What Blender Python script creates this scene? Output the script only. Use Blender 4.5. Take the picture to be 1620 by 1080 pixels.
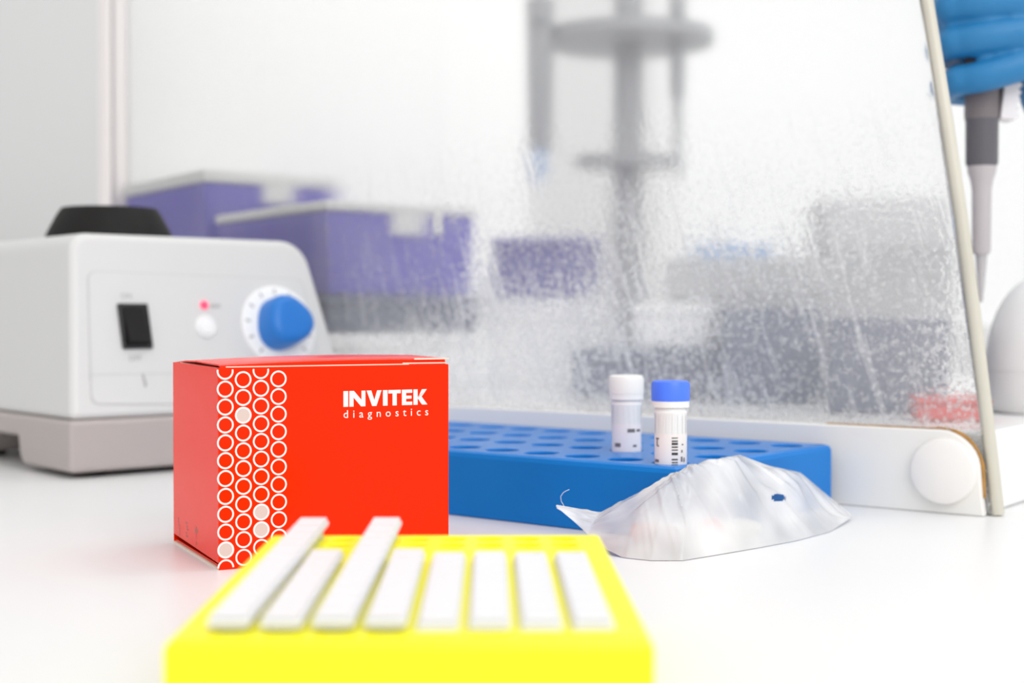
import bpy, bmesh, math, random
from mathutils import Vector, Matrix, noise
C = bpy.context.scene.collection
for o in list(bpy.data.objects): bpy.data.objects.remove(o)
PI = math.pi; R = math.radians

# ------------------------------------------------------------------ camera, sky, lamps, exposure
FPX = 2250.0; CAM_H = 78.0; HORIZON = 500.0
PITCH = math.atan((540 - HORIZON) / FPX)
cam = bpy.data.cameras.new('camera'); cam.sensor_width = 36; cam.lens = FPX / 1620 * 36
cam.clip_start = 0.01; cam.clip_end = 50
cam.dof.use_dof = True; cam.dof.focus_distance = 0.455; cam.dof.aperture_fstop = 10.5
camo = bpy.data.objects.new('camera', cam); C.objects.link(camo)
camo.location = (0, 0, CAM_H / 1000); camo.rotation_euler = (PI / 2 - PITCH, 0, 0)
sc = bpy.context.scene; sc.camera = camo
w = bpy.data.worlds.new('overcast'); sc.world = w; w.use_nodes = True
w.node_tree.nodes['Background'].inputs[0].default_value = (1.0, 0.995, 0.988, 1)
w.node_tree.nodes['Background'].inputs[1].default_value = 0.93
def area(name, loc, target, sx, sy, watts, col=(1, 1, 1)):
    l = bpy.data.lights.new(name, 'AREA'); l.shape = 'RECTANGLE'; l.size = sx; l.size_y = sy
    l.energy = watts; l.color = col
    o = bpy.data.objects.new(name, l); C.objects.link(o); o.location = loc
    o.rotation_euler = (Vector(target) - Vector(loc)).to_track_quat('-Z', 'Y').to_euler(); return o
area('ceiling_lamp', (0.5, 0.35, 1.7), (0.2, 0.6, 0), 1.2, 0.5, 3.5)
area('ceiling_lamp', (0.7, 1.15, 1.7), (0.3, 0.9, 0), 1.2, 0.4, 6)
area('ceiling_lamp', (0.8, -1.2, 1.2), (0.0, 0.6, 0.05), 1.4, 0.9, 15)
sc.view_settings.view_transform = 'Standard'; sc.view_settings.look = 'None'
sc.view_settings.gamma = 1; sc.view_settings.use_curve_mapping = False
sc.view_settings.exposure = 0.12

# pixel helpers (millimetres, bench top at z = 0)
CAM = Vector((0, 0, CAM_H))
def ray(px, py):
    d = Vector(((px - 810) / FPX, 1, -(py - 540) / FPX))
    c, s = math.cos(-PITCH), math.sin(-PITCH)
    return Vector((d.x, d.y * c - d.z * s, d.y * s + d.z * c))
def at(px, py, Y):
    d = ray(px, py); return CAM + d * (Y / d.y)
def hit(px, py, p, n):
    d = ray(px, py); return CAM + d * ((p - CAM).dot(n) / d.dot(n))

# ------------------------------------------------------------------ materials
def lin(c):
    return tuple((x / 255 / 12.92 if x / 255 <= .04045 else ((x / 255 + .055) / 1.055) ** 2.4) for x in c) + (1,)
def P(name, rgb, rough=.4, var=.04, scale=60, bump=0, spec=.5, coat=0, trans=0, emit=0, metal=0, sss=0, alpha=1):
    m = bpy.data.materials.new(name); m.use_nodes = True; nt = m.node_tree; b = nt.nodes['Principled BSDF']
    tc = nt.nodes.new('ShaderNodeTexCoord'); nz = nt.nodes.new('ShaderNodeTexNoise')
    nz.inputs['Scale'].default_value = scale; nz.inputs['Detail'].default_value = 4
    nt.links.new(tc.outputs['Object'], nz.inputs['Vector'])
    mx = nt.nodes.new('ShaderNodeMix'); mx.data_type = 'RGBA'
    c = lin(rgb); mx.inputs[6].default_value = tuple(x * (1 - var) for x in c[:3]) + (1,)
    mx.inputs[7].default_value = tuple(min(1, x * (1 + var)) for x in c[:3]) + (1,)
    nt.links.new(nz.outputs['Fac'], mx.inputs[0]); nt.links.new(mx.outputs[2], b.inputs['Base Color'])
    b.inputs['Roughness'].default_value = rough; b.inputs['Specular IOR Level'].default_value = spec
    b.inputs['Coat Weight'].default_value = coat; b.inputs['Coat Roughness'].default_value = .12
    b.inputs['Transmission Weight'].default_value = trans; b.inputs['Metallic'].default_value = metal
    b.inputs['Alpha'].default_value = alpha
    if sss:
        b.inputs['Subsurface Weight'].default_value = sss; b.inputs['Subsurface Radius'].default_value = (.004, .004, .004)
    if emit:
        b.inputs['Emission Color'].default_value = c; b.inputs['Emission Strength'].default_value = emit
    if bump:
        bp = nt.nodes.new('ShaderNodeBump'); bp.inputs['Strength'].default_value = bump; bp.inputs['Distance'].default_value = .0005
        n2 = nt.nodes.new('ShaderNodeTexNoise'); n2.inputs['Scale'].default_value = scale * 12; n2.inputs['Detail'].default_value = 3
        nt.links.new(tc.outputs['Object'], n2.inputs['Vector']); nt.links.new(n2.outputs['Fac'], bp.inputs['Height'])
        nt.links.new(bp.outputs['Normal'], b.inputs['Normal'])
    return m
M = dict(
    bench=P('white_laminate', (229, 229, 229), .35, .012, 8, spec=.3),
    wall=P('painted_wall', (219, 219, 219), .8, .01, 4, .15),
    floor=P('grey_floor', (190, 190, 188), .5, .05, 5),
    frame=P('white_window_frame', (238, 238, 238), .4),
    red=P('red_carton', (250, 42, 0), .22, .02, 40, .02, spec=.1),
    redin=P('carton_inside', (236, 214, 198), .7, .03, 80),
    print_white=P('white_print', (250, 244, 240), .5, .01),
    print_pale=P('pale_print', (216, 194, 187), .5, .01),
    print_grey=P('grey_print', (186, 96, 84), .5, .03),
    yellow=P('yellow_plastic', (252, 246, 10), .4, .01, 60, sss=.15),
    pcr=P('white_polypropylene', (228, 228, 230), .35, .01, 90, sss=.1),
    tube=P('translucent_polypropylene', (240, 240, 240), .3, .01, 90, trans=.6),
    blue=P('blue_plastic', (0, 121, 206), .27, .03, 50, .03, spec=.2),
    vial=P('frosted_vial', (240, 240, 240), .35, .01, 90, sss=.2),
    vial_grey=P('pale_grey_vial', (240, 240, 238), .4, .02, 90, sss=.2),
    capblue=P('blue_cap', (72, 122, 252), .4, .02, 90),
    capwhite=P('white_cap', (236, 236, 234), .45, .01, 90),
    label=P('paper_label', (246, 240, 238), .6, .01, 200),
    ink=P('black_ink', (60, 58, 60), .6, .05),
    ink_soft=P('grey_ink', (120, 116, 118), .6, .05),
    body=P('pale_grey_enamel', (213, 213, 212), .38, .008, 30, .05),
    base=P('warm_grey_plastic', (180, 171, 168), .5, .02, 40, .1),
    black=P('black_rubber', (13, 10, 9), .6, .1, 90, spec=.3),
    switch=P('black_switch', (14, 14, 18), .25, .05),
    led=P('red_lamp', (255, 60, 100), .3, .02, emit=.7),
    button=P('white_button', (240, 240, 240), .35, .01),
    knob=P('blue_knob', (26, 118, 204), .4, .02, 60),
    line=P('panel_groove', (198, 198, 198), .6, .02),
    textgrey=P('panel_lettering', (170, 168, 168), .6, .02),
    hoodw=P('white_acrylic_sheet', (240, 240, 239), .3, .01, 10),
    hoodrail=P('white_rail_plastic', (238, 236, 232), .38, .015, 30, .04),
    post=P('pinkish_white_post', (252, 245, 244), .5, .01),
    disc=P('cream_white_cap', (240, 236, 233), .4, .01, 50),
    glue=P('dried_brown_glue', (176, 128, 58), .5, .55, 160, .6),
    edge=P('yellowed_acrylic_edge', (206, 202, 188), .3, .2, 14),
    purple=P('purple_plastic', (84, 72, 178), .45, .08, 60),
    purpledark=P('dark_purple_plastic', (78, 70, 150), .45, .1, 60),
    lidgrey=P('frosted_grey_lid', (216, 216, 214), .5, .02),
    slate=P('slate_plastic', (92, 98, 118), .5, .12, 60),
    midgrey=P('mid_grey_casing', (186, 186, 186), .5, .03),
    lightgrey=P('light_grey_casing', (176, 176, 178), .5, .02),
    stand=P('grey_metal_stand', (158, 159, 162), .45, .05, 40),
    paleblue=P('pale_blue_carton', (172, 198, 232), .6, .03),
    whitecard=P('white_card', (247, 247, 247), .6, .02),
    redplastic=P('red_plastic', (206, 48, 38), .45, .05),
    pipgrey=P('warm_dark_grey_plastic', (120, 112, 114), .4, .04),
    pipdark=P('dark_grey_plastic', (96, 94, 100), .4, .04),
    pipshaft=P('light_grey_plastic', (188, 182, 184), .35, .02),
    piptip=P('translucent_tip', (188, 186, 188), .3, .02),
    pipwhite=P('white_ejector', (232, 228, 230), .35, .02),
    glove=P('blue_nitrile_glove', (34, 122, 178), .5, .06, 60, .15),
    sleeve=P('white_coat_cotton', (236, 236, 236), .8, .02, 200, .3),
    pink=P('pink_tube_cap', (226, 70, 100), .5, .05, 120),
    dome=P('white_dome_plastic', (233, 233, 233), .35, .01, 30),
)
# dirty acrylic: clear sheet, faint overall haze, dried droplets and slanting runs
def acrylic():
    m = bpy.data.materials.new('dirty_clear_acrylic'); m.use_nodes = True; nt = m.node_tree; nt.nodes.clear()
    N = nt.nodes.new; L = nt.links.new
    def math_(op, a, b=None, clamp=False):
        n = N('ShaderNodeMath'); n.operation = op; n.use_clamp = clamp
        for i, v in enumerate((a, b)):
            if v is None: continue
            if isinstance(v, (int, float)): n.inputs[i].default_value = v
            else: L(v, n.inputs[i])
        return n.outputs[0]
    def ramp(v, a, b, lo=0., hi=1.):
        n = N('ShaderNodeMapRange'); n.interpolation_type = 'SMOOTHSTEP'; L(v, n.inputs[0])
        n.inputs[1].default_value = a; n.inputs[2].default_value = b; n.inputs[3].default_value = lo; n.inputs[4].default_value = hi
        return n.outputs[0]
    tc = N('ShaderNodeTexCoord'); sp = N('ShaderNodeSeparateXYZ'); L(tc.outputs['Object'], sp.inputs[0])
    x, z = sp.outputs[0], sp.outputs[2]
    def nz(scale, detail=3, rot=0, stretch=1):
        mp = N('ShaderNodeMapping'); L(tc.outputs['Object'], mp.inputs[0])
        mp.inputs['Rotation'].default_value = (0, rot, 0)
        m2 = N('ShaderNodeMapping'); L(mp.outputs[0], m2.inputs[0]); m2.inputs['Scale'].default_value = (1, 1, 1 / stretch)
        n = N('ShaderNodeTexNoise'); n.inputs['Scale'].default_value = scale; n.inputs['Detail'].default_value = detail
        L(m2.outputs[0], n.inputs['Vector']); return n.outputs['Fac']
    # where the grime lies: thickest low on the sheet, towards the front
    low = ramp(z, .19, .06); front = ramp(x, -.42, -.16, .45, 1)
    cloud = ramp(nz(14, 4), .35, .65, .55, 1.25)
    dens = math_('MULTIPLY', math_('MULTIPLY', low, front), cloud)
    specks = ramp(nz(420, 2), .52, .66)
    fine = ramp(nz(900, 2), .5, .7)
    runs = ramp(nz(170, 2, R(17), 8), .57, .68)
    drops = math_('ADD', math_('MULTIPLY', specks, .55), math_('ADD', math_('MULTIPLY', runs, .5), math_('MULTIPLY', fine, .25)))
    dirt = math_('ADD', math_('MULTIPLY', drops, dens), math_('MULTIPLY', dens, .14), True)
    dirt = math_('ADD', math_('MULTIPLY', dirt, .62), ACR['haze'], True)
    bp = N('ShaderNodeBump'); bp.inputs['Distance'].default_value = .0004
    L(math_('ADD', math_('MULTIPLY', specks, dens), math_('MULTIPLY', runs, dens)), bp.inputs['Height']); bp.inputs['Strength'].default_value = .5
    rf = N('ShaderNodeBsdfRefraction'); rf.inputs['IOR'].default_value = 1.2; rf.inputs['Roughness'].default_value = ACR['rough']
    L(bp.outputs[0], rf.inputs['Normal'])
    df = N('ShaderNodeBsdfDiffuse'); df.inputs[0].default_value = (.93, .93, .93, 1)
    tl = N('ShaderNodeBsdfTranslucent'); tl.inputs[0].default_value = (.95, .95, .95, 1)
    d = N('ShaderNodeMixShader'); d.inputs[0].default_value = .4; L(df.outputs[0], d.inputs[1]); L(tl.outputs[0], d.inputs[2])
    f = N('ShaderNodeMixShader'); L(dirt, f.inputs[0]); L(rf.outputs[0], f.inputs[1]); L(d.outputs[0], f.inputs[2])
    o = N('ShaderNodeOutputMaterial'); L(f.outputs[0], o.inputs[0]); return m
ACR = dict(haze=.10, rough=.17)
M['acrylic'] = acrylic()
def film(name, tint, base, gl, vs=90):
    m = bpy.data.materials.new(name); m.use_nodes = True; nt = m.node_tree; nt.nodes.clear(); N = nt.nodes.new; L = nt.links.new
    tc = N('ShaderNodeTexCoord'); nz = N('ShaderNodeTexNoise'); nz.inputs['Scale'].default_value = 90; nz.inputs['Detail'].default_value = 4
    L(tc.outputs['Object'], nz.inputs['Vector'])
    bp = N('ShaderNodeBump'); bp.inputs['Strength'].default_value = .5; bp.inputs['Distance'].default_value = .0012; L(nz.outputs['Fac'], bp.inputs['Height'])
    tr = N('ShaderNodeBsdfTransparent'); df = N('ShaderNodeBsdfDiffuse'); df.inputs[0].default_value = tint
    tl = N('ShaderNodeBsdfTranslucent'); tl.inputs[0].default_value = tint
    gs = N('ShaderNodeBsdfGlossy'); gs.inputs['Roughness'].default_value = .15; L(bp.outputs[0], gs.inputs['Normal'])
    h = N('ShaderNodeMixShader'); h.inputs[0].default_value = .22; L(df.outputs[0], h.inputs[1]); L(tl.outputs[0], h.inputs[2])
    nv = N('ShaderNodeTexNoise'); nv.inputs['Scale'].default_value = vs; L(tc.outputs['Object'], nv.inputs['Vector'])
    mr = N('ShaderNodeMapRange'); L(nv.outputs['Fac'], mr.inputs[0]); mr.inputs[1].default_value = .3; mr.inputs[2].default_value = .7
    mr.inputs[3].default_value = base * .45; mr.inputs[4].default_value = min(1, base * 1.5)
    a = N('ShaderNodeMixShader'); L(mr.outputs[0], a.inputs[0]); L(tr.outputs[0], a.inputs[1]); L(h.outputs[0], a.inputs[2])
    lw = N('ShaderNodeLayerWeight'); lw.inputs[0].default_value = .35; L(bp.outputs[0], lw.inputs['Normal'])
    mu = N('ShaderNodeMath'); mu.operation = 'MULTIPLY'; L(lw.outputs['Fresnel'], mu.inputs[0]); mu.inputs[1].default_value = gl
    b = N('ShaderNodeMixShader'); L(mu.outputs[0], b.inputs[0]); L(a.outputs[0], b.inputs[1]); L(gs.outputs[0], b.inputs[2])
    o = N('ShaderNodeOutputMaterial'); L(b.outputs[0], o.inputs[0]); return m
M['film'] = film('clear_polythene_film', (1, 1, 1, 1), .63, .9, 30)
M['pane'] = film('window_glass', (.9, .95, .95, 1), .13, .2)

# ------------------------------------------------------------------ mesh helpers (millimetres in, metres out)
class MB:
    def __init__(s): s.v = []; s.f = []
    def add(s, vs, fs):
        k = len(s.v); s.v += [Vector(v) for v in vs]; s.f += [tuple(i + k for i in f) for f in fs]; return s
    def box(s, x0, x1, y0, y1, z0, z1):
        return s.add([(x, y, z) for z in (z0, z1) for x, y in ((x0, y0), (x1, y0), (x1, y1), (x0, y1))],
                     [(3, 2, 1, 0), (4, 5, 6, 7), (0, 1, 5, 4), (1, 2, 6, 5), (2, 3, 7, 6), (3, 0, 4, 7)])
    def loft(s, rings, cap=True):
        n = len(rings[0]); vs = [p for r in rings for p in r]
        fs = [(i * n + j, i * n + (j + 1) % n, (i + 1) * n + (j + 1) % n, (i + 1) * n + j) for i in range(len(rings) - 1) for j in range(n)]
        if cap: fs += [tuple(range(n))[::-1], tuple((len(rings) - 1) * n + j for j in range(n))]
        return s.add(vs, fs)
    def prism(s, poly, fn0, fn1):      # poly of 2-d points, fn map them to 3-d ends
        return s.loft([[fn0(*p) for p in poly], [fn1(*p) for p in poly]])
    def lathe(s, prof, n=24, c=(0, 0, 0), cap=True):
        return s.loft([[(c[0] + r * math.cos(2 * PI * j / n), c[1] + r * math.sin(2 * PI * j / n), c[2] + z) for j in range(n)] for r, z in prof], cap)
    def tube(s, pts, rad, n=12):
        pts = [Vector(p) for p in pts]; rad = rad if isinstance(rad, (list, tuple)) else [rad] * len(pts)
        rings = []; up = None
        for i, p in enumerate(pts):
            t = (pts[min(i + 1, len(pts) - 1)] - pts[max(i - 1, 0)]).normalized()
            if up is None: up = t.orthogonal()
            a = (up - t * up.dot(t)).normalized(); b = t.cross(a); up = a
            rings.append([p + (a * math.cos(2 * PI * j / n) + b * math.sin(2 * PI * j / n)) * rad[i] for j in range(n)])
        return s.loft(rings)
    def ball(s, c, rx, ry, rz, n=16, m=10):
        c = Vector(c)
        return s.loft([[c + Vector((rx * math.sin(PI * (i + .02) / (m + .04)) * math.cos(2 * PI * j / n), ry * math.sin(PI * (i + .02) / (m + .04)) * math.sin(2 * PI * j / n),
                        -rz * math.cos(PI * (i + .02) / (m + .04)))) for j in range(n)] for i in range(m + 1)])
    def xf(s, m):
        s.v = [m @ v for v in s.v]; return s
    def build(s, name, mat, parent=None, bevel=0, seg=2, smooth=40, kind=None, label=None):
        me = bpy.data.meshes.new(name); me.from_pydata([v / 1000 for v in s.v], [], s.f)
        bm = bmesh.new(); bm.from_mesh(me); bmesh.ops.remove_doubles(bm, verts=bm.verts, dist=2e-6)
        bmesh.ops.recalc_face_normals(bm, faces=bm.faces); bm.to_mesh(me); bm.free()
        me.materials.append(mat)
        if smooth:
            me.polygons.foreach_set('use_smooth', [True] * len(me.polygons)); me.set_sharp_from_angle(angle=R(smooth))
        o = bpy.data.objects.new(name, me); C.objects.link(o); o.parent = parent
        if bevel:
            b = o.modifiers.new('bevel', 'BEVEL'); b.width = bevel / 1000; b.segments = seg; b.limit_method = 'ANGLE'; b.angle_limit = R(40)
            b.harden_normals = bool(smooth)
        if kind: o['kind'] = kind
        if label: o['label'] = label
        return o
def tag(o, label, cat, group=None):
    o['label'] = label; o['category'] = cat
    if group: o['group'] = group
    return o
def thing(name, label, cat, loc=(0, 0, 0), rz=0, group=None, rot=None):
    o = bpy.data.objects.new(name, None); C.objects.link(o); o.empty_display_size = .02
    o.location = Vector(loc) / 1000; o.rotation_euler = rot or (0, 0, rz)
    return tag(o, label, cat, group)
def dup(root, loc, rot, label, group=None):
    r = root.copy(); C.objects.link(r); r.location = Vector(loc) / 1000; r.rotation_euler = rot; r['label'] = label
    if group: r['group'] = group
    for ch in list(root.children):
        c = ch.copy(); C.objects.link(c); c.parent = r
        for g in list(ch.children):
            d = g.copy(); C.objects.link(d); d.parent = c
    return r
def struct(o): o['kind'] = 'structure'; return o
def text_mb(s, size, extra=0, spacing=1.0):
    cu = bpy.data.curves.new('t', 'FONT'); cu.body = s; cu.size = size; cu.space_character = spacing; cu.offset = extra; cu.resolution_u = 3
    o = bpy.data.objects.new('t', cu); C.objects.link(o)
    dg = bpy.context.evaluated_depsgraph_get(); me = bpy.data.meshes.new_from_object(o.evaluated_get(dg))
    mb = MB(); mb.add([v.co.copy() for v in me.vertices], [tuple(p.vertices) for p in me.polygons])
    bpy.data.objects.remove(o); bpy.data.curves.remove(cu); return mb
def plate_holes(mb, nx, ny, px, py, r, x0, y0, X, Y, zt, depth, ch, nseg=16):
    """top with nx*ny round wells (first centre x0,y0) on a block X by Y, zt high"""
    lx0, lx1 = max(ch, x0 - px / 2), min(X - ch, x0 + (nx - .5) * px); ly0, ly1 = max(ch, y0 - py / 2), min(Y - ch, y0 + (ny - .5) * py)
    for i in range(nx):
        for j in range(ny):
            cx, cy = x0 + i * px, y0 + j * py; out = []; inn = []; low = []; lip = []
            bx0, bx1 = max(lx0, cx - px / 2) - cx, min(lx1, cx + px / 2) - cx; by0, by1 = max(ly0, cy - py / 2) - cy, min(ly1, cy + py / 2) - cy
            ang = sorted([2 * PI * (k + .5) / nseg for k in range(nseg)] + [math.atan2(q, p) % (2 * PI) for p in (bx0, bx1) for q in (by0, by1)])
            n = len(ang)
            for a in ang:
                c, s_ = math.cos(a), math.sin(a)
                k = min((bx1 if c > 0 else bx0) / c if abs(c) > 1e-9 else 1e9, (by1 if s_ > 0 else by0) / s_ if abs(s_) > 1e-9 else 1e9)
                out.append((cx + k * c, cy + k * s_, zt)); lip.append((cx + (r + .35) * c, cy + (r + .35) * s_, zt))
                inn.append((cx + r * c, cy + r * s_, zt - .4)); low.append((cx + r * c * .93, cy + r * s_ * .93, zt - depth))
            mb.loft([out, lip, inn, low], False); mb.add(low, [tuple(range(n))])
    a, b, c, d = ch, X - ch, ch, Y - ch
    def q(x0, x1, y0, y1):
        if x1 - x0 > .01 and y1 - y0 > .01: mb.add([(x0, y0, zt), (x1, y0, zt), (x1, y1, zt), (x0, y1, zt)], [(0, 1, 2, 3)])
    q(a, lx0, c, d); q(lx1, b, c, d); q(lx0, lx1, c, ly0); q(lx0, lx1, ly1, d)
    rg = lambda i, z: [(i, i, z), (X - i, i, z), (X - i, Y - i, z), (i, Y - i, z)]
    mb.loft([rg(ch, zt), rg(ch * .3, zt - ch * .3), rg(0, zt - ch), rg(0, .6), rg(.6, 0)], False)
    mb.add(rg(.6, 0), [(3, 2, 1, 0)]); return mb

# ------------------------------------------------------------------ the setting
BT = -900
struct(MB().box(-2600, 3200, -1800, 2400, BT - 60, BT).build('floor', M['floor']))
wl = MB().box(-2660, -2600, -1800, 2400, BT, 1900); struct(wl.build('wall_left', M['wall']))
WX0, WX1, WZ0, WZ1 = 235, 2300, 20, 1300
wb = MB().box(-2600, WX0, 2340, 2400, BT, 1900).box(WX1, 3200, 2340, 2400, BT, 1900).box(WX0, WX1, 2340, 2400, BT, WZ0).box(WX0, WX1, 2340, 2400, WZ1, 1900)
struct(wb.build('wall_back', M['wall']))
wf = MB()
for a, b, c, d in ((WX0, WX0 + 45, WZ0, WZ1), (WX1 - 45, WX1, WZ0, WZ1), (WX0 + 45, WX1 - 45, WZ0, WZ0 + 45), (WX0 + 45, WX1 - 45, WZ1 - 45, WZ1)):
    wf.box(a, b, 2345, 2395, c, d)
win = struct(wf.build('window_1', M['frame'], bevel=4))
MB().box(WX0 + 45, WX1 - 45, 2368, 2372, WZ0 + 45, WZ1 - 45).build('pane', M['pane'], win)

bench = thing('lab_bench', 'long white laminate laboratory bench carrying all the equipment', 'bench', (0, 0, BT))
MB().box(-1500, 1800, -250, 2000, 900 - 32, 900).build('worktop', M['bench'], bench, 3)
MB().box(-1480, 1780, -150, 1980, 100, 868).build('cabinet', M['frame'], bench, 2)
MB().box(-1450, 1750, -100, 1950, 0, 100).build('plinth', M['midgrey'], bench)

# ------------------------------------------------------------------ vortex mixer
VC = Vector((-210, 675, 0)); VA = R(41)
VW, VD, VT = 166.0, 178.0, 119.5; SL = .28; ZB = 28.0
vm = thing('vortex_mixer', 'pale grey vortex mixer with blue knob and black rubber cup on top', 'mixer', VC, VA)
mv = Matrix.Translation(VC) @ Matrix.Rotation(VA, 4, 'Z'); imv = mv.inverted()
prof = [(0, 3), (58, 3), (62, 8), (64, 17), (130, 17), (133, 8), (136, 3), (VD, 3), (VD, ZB), (0, ZB)]
prof = [(y, z) for y, z in prof]
MB().prism(prof, lambda y, z: (0, y, z), lambda y, z: (VW, y, z)).build('base', M['base'], vm, 2.5, 3)
for x, y in ((20, 22), (VW - 20, 22), (20, VD - 25), (VW - 20, VD - 25)):
    MB().lathe([(8, 0), (9, .5), (9, 3.2)], 20, (x, y, 0)).build('foot', M['black'], vm)
def arc(cx, cz, r, a0, a1, n=8): return [(cx + r * math.cos(R(a0 + (a1 - a0) * i / n)), cz + r * math.sin(R(a0 + (a1 - a0) * i / n))) for i in range(n + 1)]
pf = [(1.5, ZB)] + [(VW - 2.5, ZB)] + arc(VW - 31, 103.5, 16, 12, 90) + arc(22, 109.5, 10, 90, 172)
def frt(x, z): return (x, 2 + SL * (z - ZB), z)
MB().prism(pf, frt, lambda x, z: (x, VD - 2 - .1 * (z - ZB), z)).build('body', M['body'], vm, 4, 4)
# frame on the sloping front
ez = Vector((0, SL, 1)).normalized(); ex = Vector((1, 0, 0)); ny = ez.cross(ex); ny = -ny if ny.y > 0 else ny
O_ = Vector((0, 2, ZB))
FM = Matrix(((ex.x, ez.x, ny.x, O_.x), (ex.y, ez.y, ny.y, O_.y), (ex.z, ez.z, ny.z, O_.z), (0, 0, 0, 1)))   # (along, up, out)
iFM = FM.inverted(); wp = mv @ O_; wn = mv.to_3x3() @ ny
def vf(px, py):
    p = iFM @ (imv @ hit(px, py, wp, wn)); return p.x, p.y
def rounded(pts, r, n=5):
    out = []; k = len(pts)
    for i in range(k):
        p = Vector(pts[i]); a = (Vector(pts[i - 1]) - p).normalized(); b = (Vector(pts[(i + 1) % k]) - p).normalized()
        p0, p1 = p + a * r, p + b * r
        for j in range(n + 1):
            t = j / n; out.append(tuple(p0 * (1 - t) ** 2 + p * 2 * t * (1 - t) + p1 * t * t))
    return out
def offpoly(poly, d):
    c = Vector((sum(p[0] for p in poly) / len(poly), sum(p[1] for p in poly) / len(poly)))
    return [tuple(c + (Vector(p) - c) * (1 - d / max((Vector(p) - c).length, 1e-6))) for p in poly]
pan = rounded([vf(137, 428), vf(478, 441), vf(520, 640), vf(143, 640)][::-1], 5)
MB().prism(pan, lambda x, y: (x, y, -1), lambda x, y: (x, y, .25)).xf(FM).build('panel_seam', M['line'], vm)
MB().prism(offpoly(pan, 1.0), lambda x, y: (x, y, -1), lambda x, y: (x, y, .5)).xf(FM).build('control_panel', M['body'], vm)
a = vf(140, 594); b = vf(500, 588)
MB().add([(a[0], a[1], .55), (b[0], b[1], .55), (b[0], b[1] + .6, .55), (a[0], a[1] + .6, .55)], [(0, 1, 2, 3)]).xf(FM).build('panel_line', M['line'], vm)
sw = [vf(183, 481), vf(231, 481), vf(241, 552), vf(193, 553)]
x0 = sum(p[0] for p in (sw[0], sw[3])) / 2; x1 = sum(p[0] for p in (sw[1], sw[2])) / 2; y0 = (sw[2][1] + sw[3][1]) / 2; y1 = (sw[0][1] + sw[1][1]) / 2
s_ = MB().box(x0, x1, y0, y1, 0, 2.2).xf(FM).build('rocker_switch', M['switch'], vm, .8)
mid = (y0 + y1) / 2; rk = [(y0 + 2.5, 2), (y1 - 2.5, 2), (y1 - 2.5, 2.6), (mid, 3.4), (y0 + 2.5, 5)]
MB().prism(rk, lambda y, z: (x0 + 2.5, y, z), lambda y, z: (x1 - 2.5, y, z)).xf(FM).build('rocker', M['black'], s_, .4)
def on_panel(px, py): return FM @ Matrix.Translation(Vector((*vf(px, py), .5)))
text_mb('ON', 3.8, .05, 1.1).xf(on_panel(190, 472) @ Matrix.Translation((0, 0, .1))).build('switch_lettering', M['textgrey'], vm, smooth=0)
text_mb('OFF', 3.8, .05, 1.1).xf(on_panel(203, 571) @ Matrix.Translation((0, 0, .1))).build('switch_lettering', M['textgrey'], vm, smooth=0)
MB().lathe([(2.2, -.5), (2.2, .8), (1.5, 1.7), (.3, 2)], 16).xf(on_panel(322, 483)).build('indicator_lamp', M['led'], vm)
mk = MB()
for i in range(4): mk.box(i * 1.5, i * 1.5 + .9, 0, 2, .1, .2)
mk.xf(on_panel(333, 487)).build('lamp_lettering', M['textgrey'], vm, smooth=0)
MB().lathe([(6, 0), (6, .9), (5.2, 1.3), (5, .7), (4.2, .7), (4, 1.6), (.3, 2)], 28).xf(on_panel(325, 517)).build('push_button', M['button'], vm)
ar = vf(228, 605)
MB().add([(ar[0] - 1, ar[1] + 5, .6), (ar[0] + .2, ar[1] + 4, .6), (ar[0] + 1.2, ar[1] - 1.5, .6), (ar[0] - .4, ar[1] - 3, .6)], [(0, 1, 2, 3)]).xf(FM).build('panel_mark', M['textgrey'], vm, smooth=0)
KC = on_panel(440, 516)
sd = MB().lathe([(22.5, 0), (22.5, .5), (21.5, .9), (.5, .9)], 40).xf(KC).build('dial_scale', M['button'], vm)
tk = MB()
for i in range(11):
    t = R(225 - 27 * i); c_, q_ = math.cos(t), math.sin(t)
    tk.add([(c_ * 17.5 - q_ * .6, q_ * 17.5 + c_ * .6, 1.0), (c_ * 17.5 + q_ * .6, q_ * 17.5 - c_ * .6, 1.0), (c_ * 20.5 + q_ * .6, q_ * 20.5 - c_ * .6, 1.0), (c_ * 20.5 - q_ * .6, q_ * 20.5 + c_ * .6, 1.0)], [(0, 1, 2, 3)])
tk.xf(KC).build('scale_mark', M['textgrey'], sd, smooth=0)
kr = []
for zz, ss in ((.9, 1.0), (11, .96), (14, .9), (15.5, .8), (16, .6)):
    kr.append([((14.2 + 1.0 * math.cos(3 * t + .6)) * ss * math.cos(t), (14.2 + 1.0 * math.cos(3 * t + .6)) * ss * math.sin(t), zz) for t in [2 * PI * i / 36 for i in range(36)]])
MB().loft(kr).xf(KC).build('speed_knob', M['knob'], vm)
u, v = 62, 88
MB().lathe([(25, 0), (33.5, .2), (34, 1.5), (33, 4), (28, 13.5), (25.5, 17.2), (23, 17.4), (20, 15), (14, 8), (4, 6)], 40, (u, v, VT + .2)).build('rubber_cup', M['black'], vm)

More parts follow.
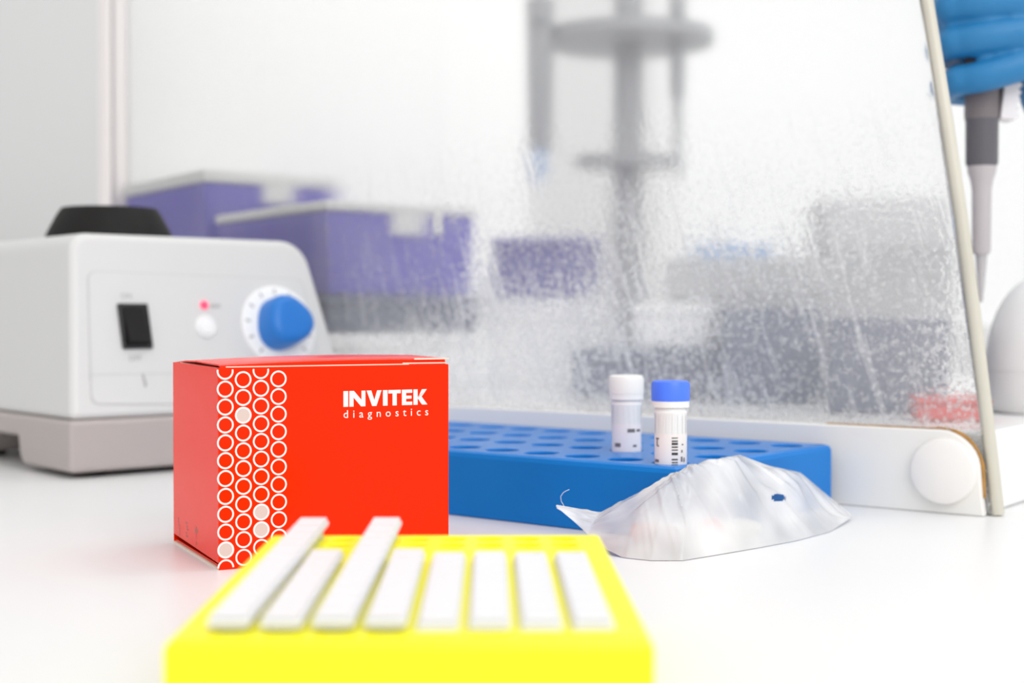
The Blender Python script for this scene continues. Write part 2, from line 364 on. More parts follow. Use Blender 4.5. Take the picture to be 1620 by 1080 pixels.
# ------------------------------------------------------------------ red carton
BC = Vector((-90, 435.5, 0)); BA = R(26.2); BW, BD, BH = 77.0, 61.0, 62.2
bx = thing('cardboard_box', 'small red carton with white ring pattern and white lettering', 'box', BC, BA)
mbx = Matrix.Translation(BC) @ Matrix.Rotation(BA, 4, 'Z'); imb = mbx.inverted()
bn = mbx.to_3x3() @ Vector((0, -1, 0))
def bf(px, py):
    p = imb @ hit(px, py, BC, bn); return p.x, p.z
T = .5
MB().box(0, BW, 0, T, 0, BH).build('front_panel', M['red'], bx, .2)
MB().box(0, BW, BD - T, BD, 0, BH).build('back_panel', M['red'], bx, .2)
MB().prism([(T, 2.0), (BD - T, 3.0), (BD - T, BH), (T, BH)], lambda y, z: (0, y, z), lambda y, z: (T, y, z)).build('side_panel', M['red'], bx, .15)
MB().box(BW - T, BW, T, BD - T, 0, BH).build('side_panel', M['red'], bx, .15)
MB().box(-.2, BW - T, T, BD - T, 0, T).build('bottom_flap', M['redin'], bx)
MB().box(.6, BW - T, T, BD - T, .7, 1.2).build('bottom_flap', M['red'], bx)
# top flap: hinged at the back, bowed, tucked in behind the front panel
top = []
nx = 20
for i in range(nx + 1):
    x = .8 + (BW - 1.6) * i / nx; row = []
    for y, z in ((BD - .3, BH), (BD * .75, BH + .9), (BD * .5, BH + 1.2), (BD * .25, BH + 1.0), (3, BH + .9), (1.2, BH + .6), (.9, BH - .6), (1.0, BH - 12)):
        bow = (.7 * math.sin(PI * x / BW) + 1.1 * x / BW) if z > BH else 0
        row.append((x, y, z + bow * (1 if y > 2 else .8)))
    top.append(row)
tf = MB()
for dz in (0, -.45):
    k = len(tf.v); n = 8
    tf.add([(p[0], p[1] + (.0 if p[2] > BH else -dz), p[2] + (dz if p[2] > BH - .1 else 0)) for r_ in top for p in r_], [(i * n + j, i * n + j + 1, (i + 1) * n + j + 1, (i + 1) * n + j) for i in range(nx) for j in range(n - 1)])
n = 8; K = (nx + 1) * n
rim = [i * n for i in range(nx + 1)] + [nx * n + j for j in range(1, n)] + [i * n + n - 1 for i in range(nx - 1, -1, -1)] + [j for j in range(n - 2, 0, -1)]
tf.f += [(rim[i], rim[(i + 1) % len(rim)], rim[(i + 1) % len(rim)] + K, rim[i] + K) for i in range(len(rim))]
tf.build('top_flap', M['red'], bx, smooth=50)
df_ = MB()      # dust flaps under the lid, their pale cut edges showing
df_.box(BW - 16, BW - .6, .7, BD - 6, BH + .2, BH + .65); df_.build('dust_flap', M['redin'], bx)
MB().prism([(BD - 8, BH - .3), (8, BH - .9), (8, BH - .45), (BD - 8, BH + .15)], lambda y, z: (.6, y, z), lambda y, z: (15, y, z)).build('dust_flap', M['redin'], bx)
ft = []
for i in range(9):
    t = i / 8; ft.append((0.3, T + (BD - 2 * T) * t, BH + 1.3 * math.sin(PI * t)))
fv = [(x, y, BH - .2) for x, y, z in ft] ; 
MB().box(BW - 12, BW + .2, .2, 1.0, BH + 1.6, BH + 2.1).build('flap_tab', M['redin'], bx)
MB().box(2.5, BW - 14, .3, .75, BH - .1, BH + .35).build('cut_edge', M['redin'], bx)
# printing on the front
fx = Matrix(((1, 0, 0, 0), (0, 0, -1, -.04), (0, 1, 0, 0), (0, 0, 0, 1)))        # (x, z, out) -> carton frame
c1x, c1z = bf(356.2, 615.3); c2x, c2z = bf(384.5, 600.3); c4x, _ = bf(440.5, 599)
step = (c4x - c1x) / 3; pit = 5.50
rg = MB(); RO, RI = 2.62, 2.08
def clipz(z): return min(max(z, .25), BH - .25)
for k in range(4):
    cx = c1x + step * k; cz = (c1z + pit) if k % 2 == 0 else c2z; r = 0
    while cz > -2:
        filled = (k, r) in ((0, 10), (1, 2), (2, 8), (2, 9)); n = 28
        for j in range(n):
            t0, t1 = 2 * PI * j / n, 2 * PI * (j + 1) / n
            qd = [(cx + RO * math.cos(t0), cz + RO * math.sin(t0)), (cx + RO * math.cos(t1), cz + RO * math.sin(t1)), (cx + RI * math.cos(t1), cz + RI * math.sin(t1)), (cx + RI * math.cos(t0), cz + RI * math.sin(t0))]
            if min(q[1] for q in qd) < .2 or max(q[1] for q in qd) > BH - .2: continue
            rg.add([(x, z, .02) for x, z in qd], [(0, 1, 2, 3)])
        if filled: MB().add([(cx + RI * math.cos(2 * PI * j / n), cz + RI * math.sin(2 * PI * j / n), .02) for j in range(n)], [tuple(range(n))]).xf(fx).build('printed_dot', M['print_pale'], bx, smooth=0)
        cz -= pit; r += 1
rg.xf(fx).build('printed_rings', M['print_white'], bx, smooth=0)
lx0, lz1 = bf(543.2, 618.5); _, lz0 = bf(543.2, 643.4); lx1, _ = bf(675.5, 640)
sx = (lx1 - lx0) / 1185; sz = (lz1 - lz0) / 225
S = 65
polys = [[(0, 0), (S, 0), (S, 225), (0, 225)],
         [(82, 0), (140, 0), (140, 225), (82, 225)], [(140, 225), (140, 130), (245, 0), (250, 0), (250, 95), (145, 225)], [(250, 0), (305, 0), (305, 225), (250, 225)],
         [(322, 225), (388, 225), (430, 85), (430, 0), (400, 0)], [(430, 85), (470, 225), (532, 225), (460, 0), (430, 0)],
         [(552, 0), (552 + S, 0), (552 + S, 225), (552, 225)],
         [(630, 225), (630, 175), (805, 175), (805, 225)], [(688, 0), (748, 0), (748, 175), (688, 175)],
         [(822, 0), (882, 0), (882, 225), (822, 225)], [(882, 0), (970, 0), (970, 48), (882, 48)], [(882, 92), (960, 92), (960, 136), (882, 136)], [(882, 177), (970, 177), (970, 225), (882, 225)],
         [(988, 0), (1048, 0), (1048, 225), (988, 225)], [(1048, 88), (1110, 225), (1182, 225), (1105, 118), (1048, 118)], [(1048, 118), (1105, 118), (1190, 0), (1112, 0), (1048, 95)]]
lt = MB()
for p in polys: lt.add([(lx0 + x * sx, lz0 + z * sz, .02) for x, z in p], [tuple(range(len(p)))])
lt.xf(fx).build('brand_lettering', M['print_white'], bx, smooth=0)
tm = text_mb('diagnostics', 3.6, 0, 1.75)
tx0, tz0 = bf(543.5, 661); tx1, _ = bf(677.5, 657); w0 = min(v.x for v in tm.v); w1 = max(v.x for v in tm.v)
tm.xf(fx @ Matrix.Translation((tx0, tz0, .02)) @ Matrix.Diagonal(((tx1 - tx0) / (w1 - w0), 1, 1, 1)) @ Matrix.Translation((-w0, 0, 0))).build('small_lettering', M['print_white'], bx, smooth=0)
# faint pictograms low on the left side
sg = MB(); gx = lambda y, z: (-.04, y, z)
sn = mbx.to_3x3() @ Vector((-1, 0, 0))
def sf(px, py):
    p = imb @ hit(px, py, BC, sn); return p.y, p.z
def mark(px, py, w_, h_): 
    y, z = sf(px, py); sg.add([gx(y - w_, z - h_), gx(y + w_, z - h_), gx(y + w_, z + h_), gx(y - w_, z + h_)], [(0, 1, 2, 3)])
cy_, cz_ = sf(310.5, 839)
sg.add([gx(cy_ + 1.7 * math.cos(t), cz_ + 1.1 * math.sin(t) + (.5 if math.sin(t) > .9 else 0)) for t in [2 * PI * i / 12 for i in range(12)]], [tuple(range(12))])
mark(310.5, 848, .2, .9); mark(310.5, 860, .5, .8)
for i in range(5): mark(295 + .9 * (i % 3), 827 + 5.2 * i, 1.0 - .2 * (i % 2), .3)
for i in range(6): mark(282 + .7 * i if i < 4 else 286 - i * .4, 820 + 5 * i, .6, .35)
sg.build('side_pictograms', M['print_grey'], bx, smooth=0)

# ------------------------------------------------------------------ yellow tube rack and its strips
YA = R(.9); YX, YY, YW, YD, YH = -58.6, 238.0, 82.7, 116.0, 23.5
yr = thing('tube_rack', 'bright yellow plastic tube rack in the foreground holding white strips', 'rack', (YX, YY, 0), YA)
my = Matrix.Translation((YX, YY, 0)) @ Matrix.Rotation(YA, 4, 'Z')
X0 = (YW - 63) / 2; Y0 = 9.5
plate_holes(MB(), 8, 12, 9, 9, 3.3, X0, Y0, YW, YD, YH, 17, 1.6).build('rack_body', M['yellow'], yr, smooth=22.6)
def strip(n, name, label, col, z, tilt, group, yaw=0):
    loc = my @ Vector((X0 + 9 * col, Y0, z)); t = thing(name, label, 'tube strip', loc, 0, group, rot=(tilt, 0, YA + yaw)); L = 9 * (n - 1)
    cs = MB().box(-3.7, 3.7, -4.2, L + 4.2, -1.7, -.3); cs.build('cap_strip', M['pcr'], t, .5)
    for i in range(n):
        k = MB().box(-3.3, 3.3, 9 * i - 3.5, 9 * i + 3.5, -.2, .55).build('cap', M['pcr'], t, .5)
    tm_ = None
    for i in range(n):
        if tm_ is None:
            tm_ = MB().lathe([(.8, -17), (1.4, -16.4), (2.75, -7), (2.85, -1.4)], 14).build('tube', M['tube'], t)
        else:
            c = tm_.copy(); C.objects.link(c); c.parent = t; c.location = (0, 9 * i / 1000, 0)
    return t
gl, gs_ = 'long strips on the left of the yellow rack', 'short strips on the right of the yellow rack'
strip(12, 'tube_strip', 'leftmost long white tube strip, its far end overhanging the yellow rack', 0, 26.1, R(1.0), gl, R(-.9))
strip(8, 'tube_strip', 'second white tube strip from the left, lying between the two overhanging ones', 1, 25.9, 0, gl)
strip(12, 'tube_strip', 'third white tube strip from the left, far end overhanging in front of the red carton', 2, 26.1, R(1.0), gl, R(-.9))
strip(8, 'tube_strip', 'fourth white tube strip from the left, just right of an overhanging one', 3, 26.0, 0, gl)
strip(8, 'tube_strip', 'fifth white tube strip from the left, slightly sunk beside a gap', 4, 25.2, 0, gs_)
strip(8, 'tube_strip', 'sixth white tube strip from the left in the yellow rack', 5, 25.4, 0, gs_)
strip(8, 'tube_strip', 'seventh white tube strip from the left, second from the right end', 6, 25.2, 0, gs_)
strip(8, 'tube_strip', 'rightmost white tube strip beside the right rim of the yellow rack', 7, 25.2, 0, gs_)

# ------------------------------------------------------------------ blue vial rack and two vials
TH = R(39); wv = Vector((-math.cos(TH), math.sin(TH), 0)); vv = Vector((math.sin(TH), math.cos(TH), 0))
RC = Vector((56.8, 491.3, 0)); RL, RWd, RH = 218.0, 118.0, 25.5
RO_ = RC + wv * RL          # local x runs along -wv (towards the front right), local y along vv
br = thing('vial_rack', 'low blue plastic rack with rows of round wells behind the red carton', 'rack', RO_, -TH)
plate_holes(MB(), 11, 4, 19.5, 29, 6.6, RL - 11 - 19.5 * 10, 13.5, RL, RWd, RH, 19, 2.2, 20).build('rack_body', M['blue'], br, smooth=22)
def well(i, j): return RC + wv * (11 + 19.5 * i) + vv * (13.5 + 29 * j)
def curved(mb, r, a0, a1, z0, z1, n=4):
    mb.add([(r * math.sin(R(a)), -r * math.cos(R(a)), z) for z in (z0, z1) for a in [a0 + (a1 - a0) * i / n for i in range(n + 1)]], [(i, i + 1, n + 2 + i, n + 1 + i) for i in range(n)])
def vial(loc, label, capm, vm_, rz, collar):
    t = thing('cryovial', label, 'vial', loc, rz); z = 48.6 - 19 + .0
    MB().lathe([(2, 0), (4.8, .3), (5.7, 2), (5.75, 30), (5.8, 36), (6.0, 36.6), (6.0, 37.4), (5.5, 38), (5.5, 42)], 32).build('vial_body', vm_, t)
    MB().lathe([(5.9, 38.6), (6.75, 38.8), (6.75, 41.0), (6.0, 41.1)], 32).build('collar', vm_, t)
    cp = MB(); rings = []
    for r, zz in ((5.8, 40.9), (6.85, 41), (6.95, 46.6), (6.5, 47.8), (5.6, 48.2), (.3, 48.2)): rings.append((r, zz))
    cp.lathe(rings, 36).build('screw_cap', capm, t)
    rb = MB()
    for i in range(18):
        a = 20 * i; curved(rb, 5.95, a, a + 6, 29.5, 36, 1)
    rb.build('grip_rib', vm_, t)
    lb = MB(); curved(lb, 5.86, -75, 150, 8, 29.6, 24); lb.build('paper_label', M['label'], t, smooth=180)
    return t
V1 = well(0, 0); z1 = RH - 19
v1 = vial((V1.x, V1.y, z1 + .3), 'cryovial with bright blue screw cap and barcode label in the near corner well', M['capblue'], M['vial'], 0, 1)
bc = MB()
for z0_, hh in ((18.2, .5), (20, .9), (21.6, .4), (22.6, .5), (23.6, .8), (24.7, .5), (25.9, .35), (17.2, .4), (16, .8)): curved(bc, 5.95, -2, 20, z0_ + 2, z0_ + 2 + hh)
bc.build('barcode', M['ink'], v1)
bl = MB()
for a0, a1, z0_, zz in ((32, 40, 19.6, 21.4), (45, 52, 19.4, 21), (34, 40, 22.8, 23.8), (36, 44, 25.4, 25.9), (-72, -50, 19.3, 20.3), (-62, -56, 25, 28), (-55, -50, 24.8, 25.4), (-66, -50, 27.4, 28)): curved(bl, 5.95, a0, a1, z0_, zz)
bl.build('label_text', M['ink_soft'], v1)
V2 = well(2, 1)
v2 = vial((V2.x, V2.y, z1 + .3), 'cryovial with plain white screw cap standing left of the blue capped one', M['capwhite'], M['vial_grey'], R(8), 1)
bl = MB()
for a0, a1, z0_, zz in ((-8, 22, 26.2, 27.6), (30, 52, 26.4, 27.4), (-60, -34, 20.5, 22), (14, 30, 20.5, 21.4)): curved(bl, 5.95, a0, a1, z0_, zz)
bl.build('label_text', M['ink_soft'], v2)

# ------------------------------------------------------------------ clear zip bag with three tubes inside
bag = thing('plastic_bag', 'crumpled clear plastic bag leaning against the blue rack', 'bag', at(1090, 860, 478).to_3d() * 0 + Vector((60, 480, 0)))
BO = Vector((60, 480, 0))
ridge = [(880, 800, 482), (915, 806, 484), (950, 812, 483), (1000, 786, 484), (1060, 757, 482), (1085, 743, 484), (1112, 733, 492), (1170, 721, 512), (1215, 738, 526), (1266, 749, 541), (1305, 782, 548), (1345, 815, 545)]
botm = [(882, 803, 481), (905, 822, 478), (930, 845, 473), (958, 868, 464), (990, 884, 457), (1030, 889, 452), (1080, 888, 452), (1140, 877, 464), (1200, 867, 477), (1260, 856, 492), (1312, 842, 512), (1347, 818, 541)]
def samp(pl, s):
    f = s * (len(pl) - 1); i = min(int(f), len(pl) - 2); t = f - i
    return at(*pl[i]).lerp(at(*pl[i + 1]), t)
NS, NT = 170, 60
def bagpt(s, t, back):
    a, b = samp(ridge, s), samp(botm, s); b.z = max(b.z, .2)
    p = a.lerp(b, t); k = math.sin(PI * min(1, max(0, s)))
    if not back:
        p.z = a.z + (b.z - a.z) * t ** (1.0 + 1.6 * k)
        q = Vector((p.x * .045 + p.y * .035, p.x * .012 - p.y * .03, 3.1))
        g = min(1, max(0, (s - .34) / .2)); wv_ = s - .22 * t
        fold = 1 - 2 * abs(noise.noise(Vector((wv_ * 26, t * .9, 5.3)))); fold = max(0, fold - .45) * 2.6
        facet = noise.noise(Vector((s * 7 + t * 2.2, t * 2.1, 1.7))) * 2.6
        cr = facet + g * fold * 1.5 + (1 - g) * abs(noise.noise(Vector((s * 12 + t * 3, t * 5, 2.2)))) * 1.8
        fall = math.sin(PI * t) ** .7 * min(1, k * 2.2)
        p += Vector((-.2, -.45, .75)) * max(cr, -1.2) * fall
        rp = abs(noise.noise(Vector((s * 38, 3.3, 9.1)))) * 1.2 * k * (1 - t) ** 2; p.z += rp
    else:
        p.y += 2.0 * math.sin(PI * t) * k; p.z = a.z + (b.z - a.z) * t ** (1.0 + .3 * k); p.z -= .6 * math.sin(PI * t)
    p.z = max(p.z, .15)
    return p
HX, HY = 1231, 787
for back, nm in ((False, 'front_film'), (True, 'back_film')):
    fm_ = MB(); pts = [[bagpt(i / NS, j / NT, back) for j in range(NT + 1)] for i in range(NS + 1)]
    fs = []
    for i in range(NS):
        for j in range(NT):
            c = (pts[i][j] + pts[i + 1][j + 1]) / 2; d = c - CAM
            c0, s0 = math.cos(PITCH), math.sin(PITCH); dy = d.y * c0 - d.z * s0; dz = d.y * s0 + d.z * c0
            ppx = 810 + FPX * d.x / dy; ppy = 540 - FPX * dz / dy
            if ((ppx - HX) / 12) ** 2 + ((ppy - HY) / 6.5) ** 2 < 1: continue
            fs.append((i * (NT + 1) + j, i * (NT + 1) + j + 1, (i + 1) * (NT + 1) + j + 1, (i + 1) * (NT + 1) + j))
    fm_.add([p - BO for r_ in pts for p in r_], fs).build(nm, M['film'], bag, smooth=60)
seam = [samp(ridge, i / 60) - BO + Vector((0, -.2, .1)) for i in range(61)]
MB().tube(seam, .35, 6).build('sealed_edge', M['film'], bag)
thr = [at(*p) - BO for p in ((893, 801, 481), (888, 793, 481), (887, 785, 481), (891, 779, 481), (896, 776, 481), (901, 774, 481))]
MB().tube(thr, .09, 5).build('loose_thread', M['pcr'], bag)
def bagtube(px, py, r, rz, label):
    p = at(px, py, 462); k = (CAM_H - r - .5) / (CAM_H - p.z); p = CAM + (p - CAM) * k
    t = thing('sample_tube', label, 'tube', (p.x, p.y, r + .5), 0, 'tubes inside the plastic bag', rot=(-PI / 2, 0, rz))
    MB().lathe([(r * .5, 0), (r, .4), (r, 7), (r * .9, 7.4)], 24, (0, 0, 0)).build('tube_cap', M['pink'], t)
    MB().lathe([(r * .8, 7), (r * .85, 20), (r * .5, 26), (.4, 27)], 20).build('tube_body', M['vial'], t)
bagtube(1104, 845, 4.9, R(-58), 'largest pink capped tube inside the clear bag, furthest right')
bagtube(1038, 853, 4.1, R(-56), 'middle small pink capped tube inside the clear bag')
bagtube(1004, 843, 3.3, R(-62), 'leftmost small pink capped tube inside the clear bag')

# ------------------------------------------------------------------ acrylic workstation
E = Vector((187.8, 553.6, 0)); HA = R(-37)
hood = thing('bench_enclosure', 'clear acrylic bench enclosure with white base, its side sheet spattered with droplets', 'enclosure', E, HA)
mh = Matrix.Translation(E) @ Matrix.Rotation(HA, 4, 'Z'); imh = mh.inverted(); hn = mh.to_3x3() @ Vector((0, -1, 0))
def hf(px, py, off=0):
    p = imh @ hit(px, py, E + hn * off, hn); return p.x, p.z
tx, tz = hf(1456, 0); sl = tx / tz
HL, HHt = 283.5, 470.0; BA2 = R(18); HL2 = 480.0
d2 = Vector((-math.cos(BA2), math.sin(BA2))); n2 = Vector((math.sin(BA2), math.cos(BA2)))
def path(off, x0=0.0):          # plan line of the bent side, 'off' mm behind its outer face
    rb = 30.0; tl = rb * math.tan(BA2 / 2); pts = [Vector((x0, off))]; cx, cy = -HL + tl, rb
    for i in range(9):
        t = BA2 * i / 8; pts.append(Vector((cx - (rb - off) * math.sin(t), cy - (rb - off) * math.cos(t))))
    pts.append(Vector((-HL, 0)) + d2 * HL2 + n2 * off); return pts
def wall(mb, o0, o1, z0, z1, x0=lambda z: 0.0):
    rings = []
    a, b, c, d = path(o0, x0(z0)), path(o1, x0(z0)), path(o0, x0(z1)), path(o1, x0(z1))
    for i in range(len(a)): rings.append([(*a[i], z0), (*b[i], z0), (*d[i], z1), (*c[i], z1)])
    return mb.loft(rings)
wall(MB(), 0, 6, 0, HHt, lambda z: sl * z).build('side_sheet', M['acrylic'], hood, smooth=25)
ep = []
for i in range(13):
    z = HHt * i / 12; ep.append((sl * z + .8 + 2.2 * math.sin(PI * min(1, z / 230)), 2.6, z + .4))
MB().tube(ep, 2.7, 10).build('sheet_edge', M['edge'], hood)
be = Vector((-HL, 0)) + d2 * (HL2 - 2); HB = 480.0
foot = [(-3, 6.5)] + [tuple(p) for p in path(6.5)[1:-1]] + [tuple(be + n2 * 6.5), tuple(be + n2 * HB), (-3, HB + 60)]
MB().prism(foot[::-1], lambda x, y: (x, y, 0), lambda x, y: (x, y, 32.6)).build('base_slab', M['hoodw'], hood, 2, 3)
rp = [(-HL + 8, 0), (-2.2, 0)] + [(-3.3, 8)] + [(-20 + 16 * math.cos(R(a)), 17 + 16 * math.sin(R(a))) for a in range(0, 91, 10)] + [(-HL + 8, 33)]
MB().prism(rp, lambda x, z: (x, -4.5, z), lambda x, z: (x, -.2, z)).build('side_rail', M['hoodrail'], hood, .8)
gp = [(-3.2, -1.6, 7)] + [(-20 + 16.6 * math.cos(R(a)), -1.6, 17 + 16.6 * math.sin(R(a))) for a in range(0, 91, 10)]
random.seed(4)
gp += [(-20 - 4.5 * i, -1.4, 33.3) for i in range(1, 12)]
gr = [max(.25, 1.0 - .06 * i + random.uniform(-.25, .25)) for i in range(len(gp))]
MB().tube(gp, gr, 7).build('glue_line', M['glue'], hood)
kx, kz = hf(1494, 745, 5)
MB().lathe([(13, 0), (13.2, 1.5), (12.6, 3.4), (10.5, 4.2), (.4, 4.6)], 40).xf(Matrix.Translation((kx, -4.4, kz)) @ Matrix.Rotation(PI / 2, 4, 'X')).build('round_cap', M['disc'], hood)
pe = Vector((-HL, 0)) + d2 * (HL2 + .3)
def quad(p, l, wd, z0, z1): 
    c = [p, p + d2 * l, p + d2 * l + n2 * wd, p + n2 * wd]
    return MB().prism([tuple(q) for q in c][::-1], lambda x, y: (x, y, z0), lambda x, y: (x, y, z1))
quad(pe - n2 * 3, 22, 20, 0, HHt).build('corner_post', M['post'], hood, 2)
quad(pe + n2 * 17.5, 6, 385, 0, HHt).build('back_sheet', M['hoodw'], hood)

FZ = 32.8
def case(name, label, cat, x, y, z, W, D, H, mat, mat2=None, group=None, rz=HA, bev=2):
    """plain closed box of card or plastic with a lid seam; x,y world millimetres of the near left corner"""
    t = thing(name, label, cat, (x, y, z), rz, group)
    MB().box(0, W, 0, D, 0, H * .72).build('box_body', mat, t, bev)
    MB().box(-.8, W + .8, -.8, D + .8, H * .72, H).build('lid', mat2 or mat, t, bev); return t
# second frame: along and behind the bent rear part of the side sheet
H2 = HA - BA2
def hs(q, y, z=FZ):
    p = Vector((-HL, 0)) + d2 * q + n2 * y; return mh @ Vector((p.x, p.y, z))
def tbox(label, q, y, z, W, D, H, mat, lidmat, rot=(0, 0, 0), lidh=7):
    t = thing('storage_box', label, 'box', hs(q, y, z), 0, 'purple storage boxes in the enclosure', rot=(rot[0], rot[1], H2 + rot[2]))
    MB().loft([[(2, 2, 0), (W - 2, 2, 0), (W - 2, D - 2, 0), (2, D - 2, 0)], [(0, 0, H), (W, 0, H), (W, D, H), (0, D, H)]]).build('box_body', mat, t, 2)
    MB().box(-1.5, W + 1.5, -1.5, D + 1.5, H, H + lidh).build('lid', lidmat, t, 2)
    MB().box(W + .1, W + 1.4, D * .42, D * .66, H - 13, H + .5).build('latch', lidmat, t, .5)
    return t
# each box is placed by its far left corner q along the sheet; local x runs back towards the camera
case('carton', 'tall white carton under the far purple box, at the back left', 'box', *hs(474, 12), 156, 108, 70, M['whitecard'], rz=H2)
tbox('purple storage box with grey lid furthest left behind the vortex mixer', 474, 12, FZ + 70.5, 156, 103, 68, M['purple'], M['lidgrey'], lidh=9)
case('carton', 'white carton under the slate tray, near the purple box with raised lid', 'box', *hs(298, 12), 160, 108, 35, M['whitecard'], rz=H2)
case('tray', 'slate grey tray between a white carton and the nearer purple box', 'tray', *hs(298, 12, FZ + 35.4), 160, 108, 22, M['slate'], rz=H2)
tbox('nearer purple storage box with pale lid, right of the vortex mixer', 297, 12, FZ + 58, 160, 103, 50, M['purple'], M['lidgrey'], lidh=6)
case('carton', 'white carton under the small dark purple box', 'box', -14, 922, FZ, 66, 50, 57, M['whitecard'], rz=R(-15))
t = thing('storage_box', 'small dark purple box left of the pipette stand, without pale lid', 'box', (-12, 924, FZ + 57.5), R(-15), 'purple storage boxes in the enclosure')
MB().loft([[(2, 2, 0), (60, 2, 0), (60, 44, 0), (2, 44, 0)], [(0, 0, 32), (62, 0, 32), (62, 46, 32), (0, 46, 32)]]).build('box_body', M['purpledark'], t, 2)
MB().box(-1, 63, -1, 47, 32, 38).build('lid', M['purpledark'], t, 2)
# right half
case('tray', 'low slate grey tray in front of the pipette stand', 'tray', 34, 790, FZ, 92, 70, 27, M['slate'], rz=R(-15))
case('carton', 'little white carton lying on the low slate tray', 'box', 68, 786, FZ + 27.4, 42, 40, 24, M['whitecard'], rz=R(-12))
def rack(label, x, y, W, D, H, n, rz):
    t = thing('tube_rack', label, 'rack', (x, y, FZ), rz, 'slate racks in the enclosure')
    plate_holes(MB(), n, 3, (W - 8) / n, (D - 8) / 3, 4.2, 4 + (W - 8) / n / 2, 4 + (D - 8) / 6, W, D, H, 20, 1.2, 12).build('rack_body', M['slate'], t)
rack('taller slate blue tube rack behind the spattered sheet, right of the vials', 110, 742, 52, 60, 50, 4, R(-10))
rack('slate blue tube rack near the front edge, behind the red tray', 150, 664, 52, 44, 44, 4, R(-10))
case('tray', 'red plastic tray at the front right foot of the enclosure', 'tray', 175, 612, FZ, 30, 28, 10, M['redplastic'], rz=R(-10))
case('instrument', 'mid grey box shaped instrument with pale blue carton on top', 'instrument', 90, 812, FZ, 94, 70, 78, M['midgrey'], rz=R(-8))
case('carton', 'flat pale blue carton lying on the mid grey instrument', 'box', 108, 820, FZ + 78.4, 42, 46, 8, M['paleblue'], rz=R(-4), bev=1)
t = thing('instrument', 'tall light grey instrument at the right behind the spattered sheet', 'instrument', (198, 900, FZ), R(-6))
MB().box(0, 80, 0, 100, 4, 86).build('casing', M['lightgrey'], t, 4, 3); MB().prism([(0, 86), (100, 86), (100, 122), (26, 122)], lambda y, z: (0, y, z), lambda y, z: (80, y, z)).build('lid', M['lightgrey'], t, 4, 3)
for x, y in ((10, 10), (70, 10), (10, 90), (70, 90)): MB().lathe([(5, 0), (5, 4.2)], 12, (x, y, 0)).build('foot', M['black'], t)
# pipette stand with hanging pipettes
SY = 1015; ps = at(995, 300, SY); pst = thing('pipette_stand', 'grey pipette carousel stand in the middle of the enclosure', 'stand', (ps.x, SY, FZ))
zt = at(995, 62, SY).z - FZ; zl = at(995, 257, SY).z - FZ
MB().lathe([(31, 0), (32, 2), (30, 7), (12, 11)], 40).build('foot', M['stand'], pst)
MB().lathe([(10.5, 8), (10, 320)], 28).build('column', M['stand'], pst)
MB().lathe([(11, zt - 6), (52, zt - 5), (60, zt - 4), (60, zt + 4), (11, zt + 9)], 44).build('upper_disc', M['stand'], pst)
MB().lathe([(10, zl - 3), (38, zl - 3), (38, zl + 3), (10, zl + 4)], 36).build('lower_disc', M['stand'], pst)
MB().lathe([(13, 318), (13, 326), (9, 330)], 24).build('finial', M['stand'], pst)
def pipette(label, loc, group=None, rz=0, colour='stand', tip='paleblue', thin=1, sh=60):
    t = thing('pipette', label, 'pipette', loc, rz, group); k = thin
    MB().lathe([(2 * k, 0), (3 * k, sh * .3), (4 * k, sh * .36), (5 * k, sh * .92), (6 * k, sh)], 20).build('shaft', M[tip], t)
    MB().lathe([(7 * k, sh - 1), (8 * k, sh + 2), (9 * k, 90), (9.5 * k, 118), (10 * k, 128), (7 * k, 130)], 24).build('handle', M[colour], t)
    MB().lathe([(3 * k, 129), (3 * k, 140), (5 * k, 141), (5 * k, 147)], 16).build('plunger', M['stand'], t)
    MB().box(-4 * k, 4 * k, -15, -8 * k, 112, 118).build('finger_hook', M[colour], t, 1); return t
zp = at(857, 300, SY).z
pipette('grey pipette with pale blue tip end hanging left on the stand', (at(856, 200, SY - 25).x, SY - 25, zp), 'pipettes hanging on the stand', sh=26)
pipette('slimmer grey pipette hanging right of the stand column', (at(1073, 200, SY - 18).x, SY - 18, at(857, 292, SY).z), 'pipettes hanging on the stand', tip='stand', thin=.62)
# pale dome at the right
dp = at(1650, 600, 668); dm = thing('mini_centrifuge', 'pale dome shaped appliance cut by the right edge, behind the acrylic edge', 'appliance', (dp.x, 668, FZ))
MB().lathe([(22, 0), (24, 2), (25.5, 10), (25.5, 20)], 40).build('housing', M['dome'], dm)
MB().lathe([(25.8, 20)] + [(25.8 * math.cos(R(a)), 22 + 43 * math.sin(R(a))) for a in range(0, 90, 9)] + [(.5, 65)], 40).build('domed_lid', M['dome'], dm)

# ------------------------------------------------------------------ held pipette and gloved hand
PY = 660.0; pp = at(1553, 300, PY); PX = pp.x
zz = lambda y: at(1553, y, PY).z
hp = thing('pipette', 'grey pipette held upright in the blue gloved hand', 'pipette', (PX, PY, zz(478)))
h0 = zz(478); f = lambda y: zz(y) - h0
MB().lathe([(.8, 0), (1.9, f(440)), (2.7, f(402)), (3.6, f(398))], 18).build('tip', M['piptip'], hp)
MB().lathe([(3.6, f(402)), (4.2, f(396)), (4.4, f(300)), (5.2, f(284)), (6.4, f(272)), (6.6, f(261))], 24).build('shaft', M['pipshaft'], hp)
MB().lathe([(6.6, f(263)), (7.3, f(258)), (7.4, f(192)), (7.8, f(188))], 28).build('barrel', M['pipdark'], hp)
MB().lathe([(7.8, f(189)), (8, f(180)), (8, f(60)), (8.5, f(-20)), (11, f(-120)), (12, f(-230)), (8, f(-240))], 28).build('handle', M['pipgrey'], hp)
ej = MB().box(6.5, 13.5, -6, 5, f(190), f(96))
for i in range(7): ej.box(13, 15, -5, 4, f(184 - 12 * i), f(184 - 12 * i) + 1.6)
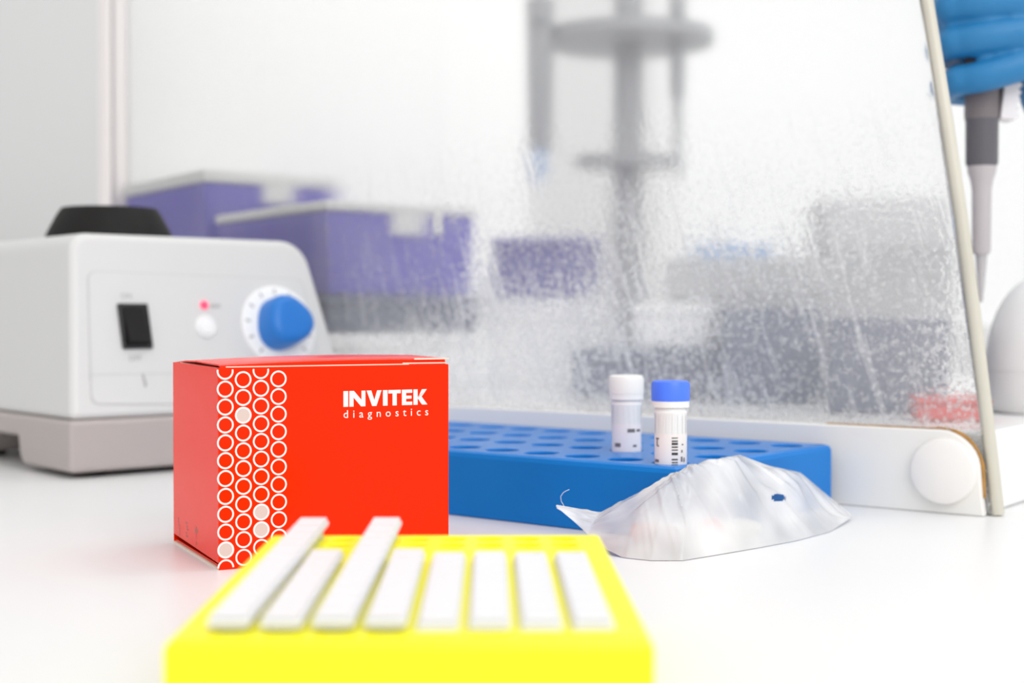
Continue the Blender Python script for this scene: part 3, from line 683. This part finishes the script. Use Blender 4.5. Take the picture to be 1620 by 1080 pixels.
ej.xf(Matrix.Translation((7, 0, f(190))) @ Matrix.Rotation(R(7), 4, 'Y') @ Matrix.Translation((-7, 0, -f(190)))).build('tip_ejector', M['pipwhite'], hp, .5)
MB().lathe([(4, f(-238)), (4, f(-300)), (7, f(-302)), (7, f(-325))], 20).build('plunger', M['pipshaft'], hp)
gh = MB()
def finger(z0, z1, r, reach=0, l0=38):
    path = [(PX + l0 + 14, PY + 8, z0 + 3), (PX + l0, PY - 8, z0 + 2), (PX + 16, PY - 18, (z0 + z1) / 2), (PX - 6 - reach, PY - 17, z1), (PX - 15.5 - reach, PY - 10, z1 - .5), (PX - 18 - reach, PY + 3, z1 - 1), (PX - 13, PY + 14, z1 - 1.5), (PX - 1, PY + 19, z1 - 2)]
    # smooth the path
    pts = [Vector(p) for p in path]
    for _ in range(2):
        q = [pts[0]]
        for a, b in zip(pts, pts[1:]): q += [a.lerp(b, .25), a.lerp(b, .75)]
        pts = q + [pts[-1]]
    n = len(pts); gh.tube(pts, [r * (1.12 - .28 * i / n) for i in range(n)], 14); gh.ball(pts[-1], r * .84, r * .84, r * .84)
    gh.ball(Vector(path[4]), r * 1.06, r * 1.1, r * .98)
zf = lambda y: at(1540, y, PY - 15).z
finger(zf(78), zf(122), 7.2, -2); finger(zf(42), zf(62), 7.9, .5); finger(zf(-2), zf(6), 8.2, 1.5); finger(zf(-58), zf(-54), 8.2, 0)
# palm, heel, thumb, wrist and forearm
for c, rx, ry, rz_ in (((PX + 42, PY + 2, zf(60)), 17, 17, 24), ((PX + 36, PY + 8, zf(120)), 16, 15, 22), ((PX + 48, PY + 4, zf(-40)), 18, 17, 22), ((PX + 58, PY + 6, zf(40)), 20, 20, 30)): gh.ball(c, rx, ry, rz_)
gh.tube([(PX + 52, PY + 14, zf(20)), (PX + 38, PY + 24, zf(-40)), (PX + 18, PY + 26, zf(-80)), (PX + 2, PY + 24, zf(-108))], [13, 11, 9.5, 7.5], 14); gh.ball((PX + 2, PY + 24, zf(-108)), 7.5, 7.5, 7.5)
gh.tube([(PX + 56, PY + 5, zf(30)), (PX + 85, PY + 8, zf(20)), (PX + 115, PY + 14, zf(10)), (PX + 180, PY + 22, zf(-10))], [24, 24, 25, 30], 20)
ho = gh.build('gloved_hand', M['glove'], None)
rm = ho.modifiers.new('remesh', 'REMESH'); rm.mode = 'VOXEL'; rm.voxel_size = .0013; rm.use_smooth_shade = True
sm = ho.modifiers.new('smooth', 'SMOOTH'); sm.iterations = 4; sm.factor = .5
me = bpy.data.meshes.new_from_object(ho.evaluated_get(bpy.context.evaluated_depsgraph_get())); ho.modifiers.clear(); ho.data = me
me.polygons.foreach_set('use_smooth', [True] * len(me.polygons))
tag(ho, 'hand in a blue nitrile glove gripping a pipette at the top right', 'hand')
MB().tube([(PX + 150, PY + 18, zf(0)), (PX + 200, PY + 25, zf(-16)), (PX + 330, PY + 40, zf(-70))], [36, 42, 55], 24).build('coat_sleeve', M['sleeve'], ho)
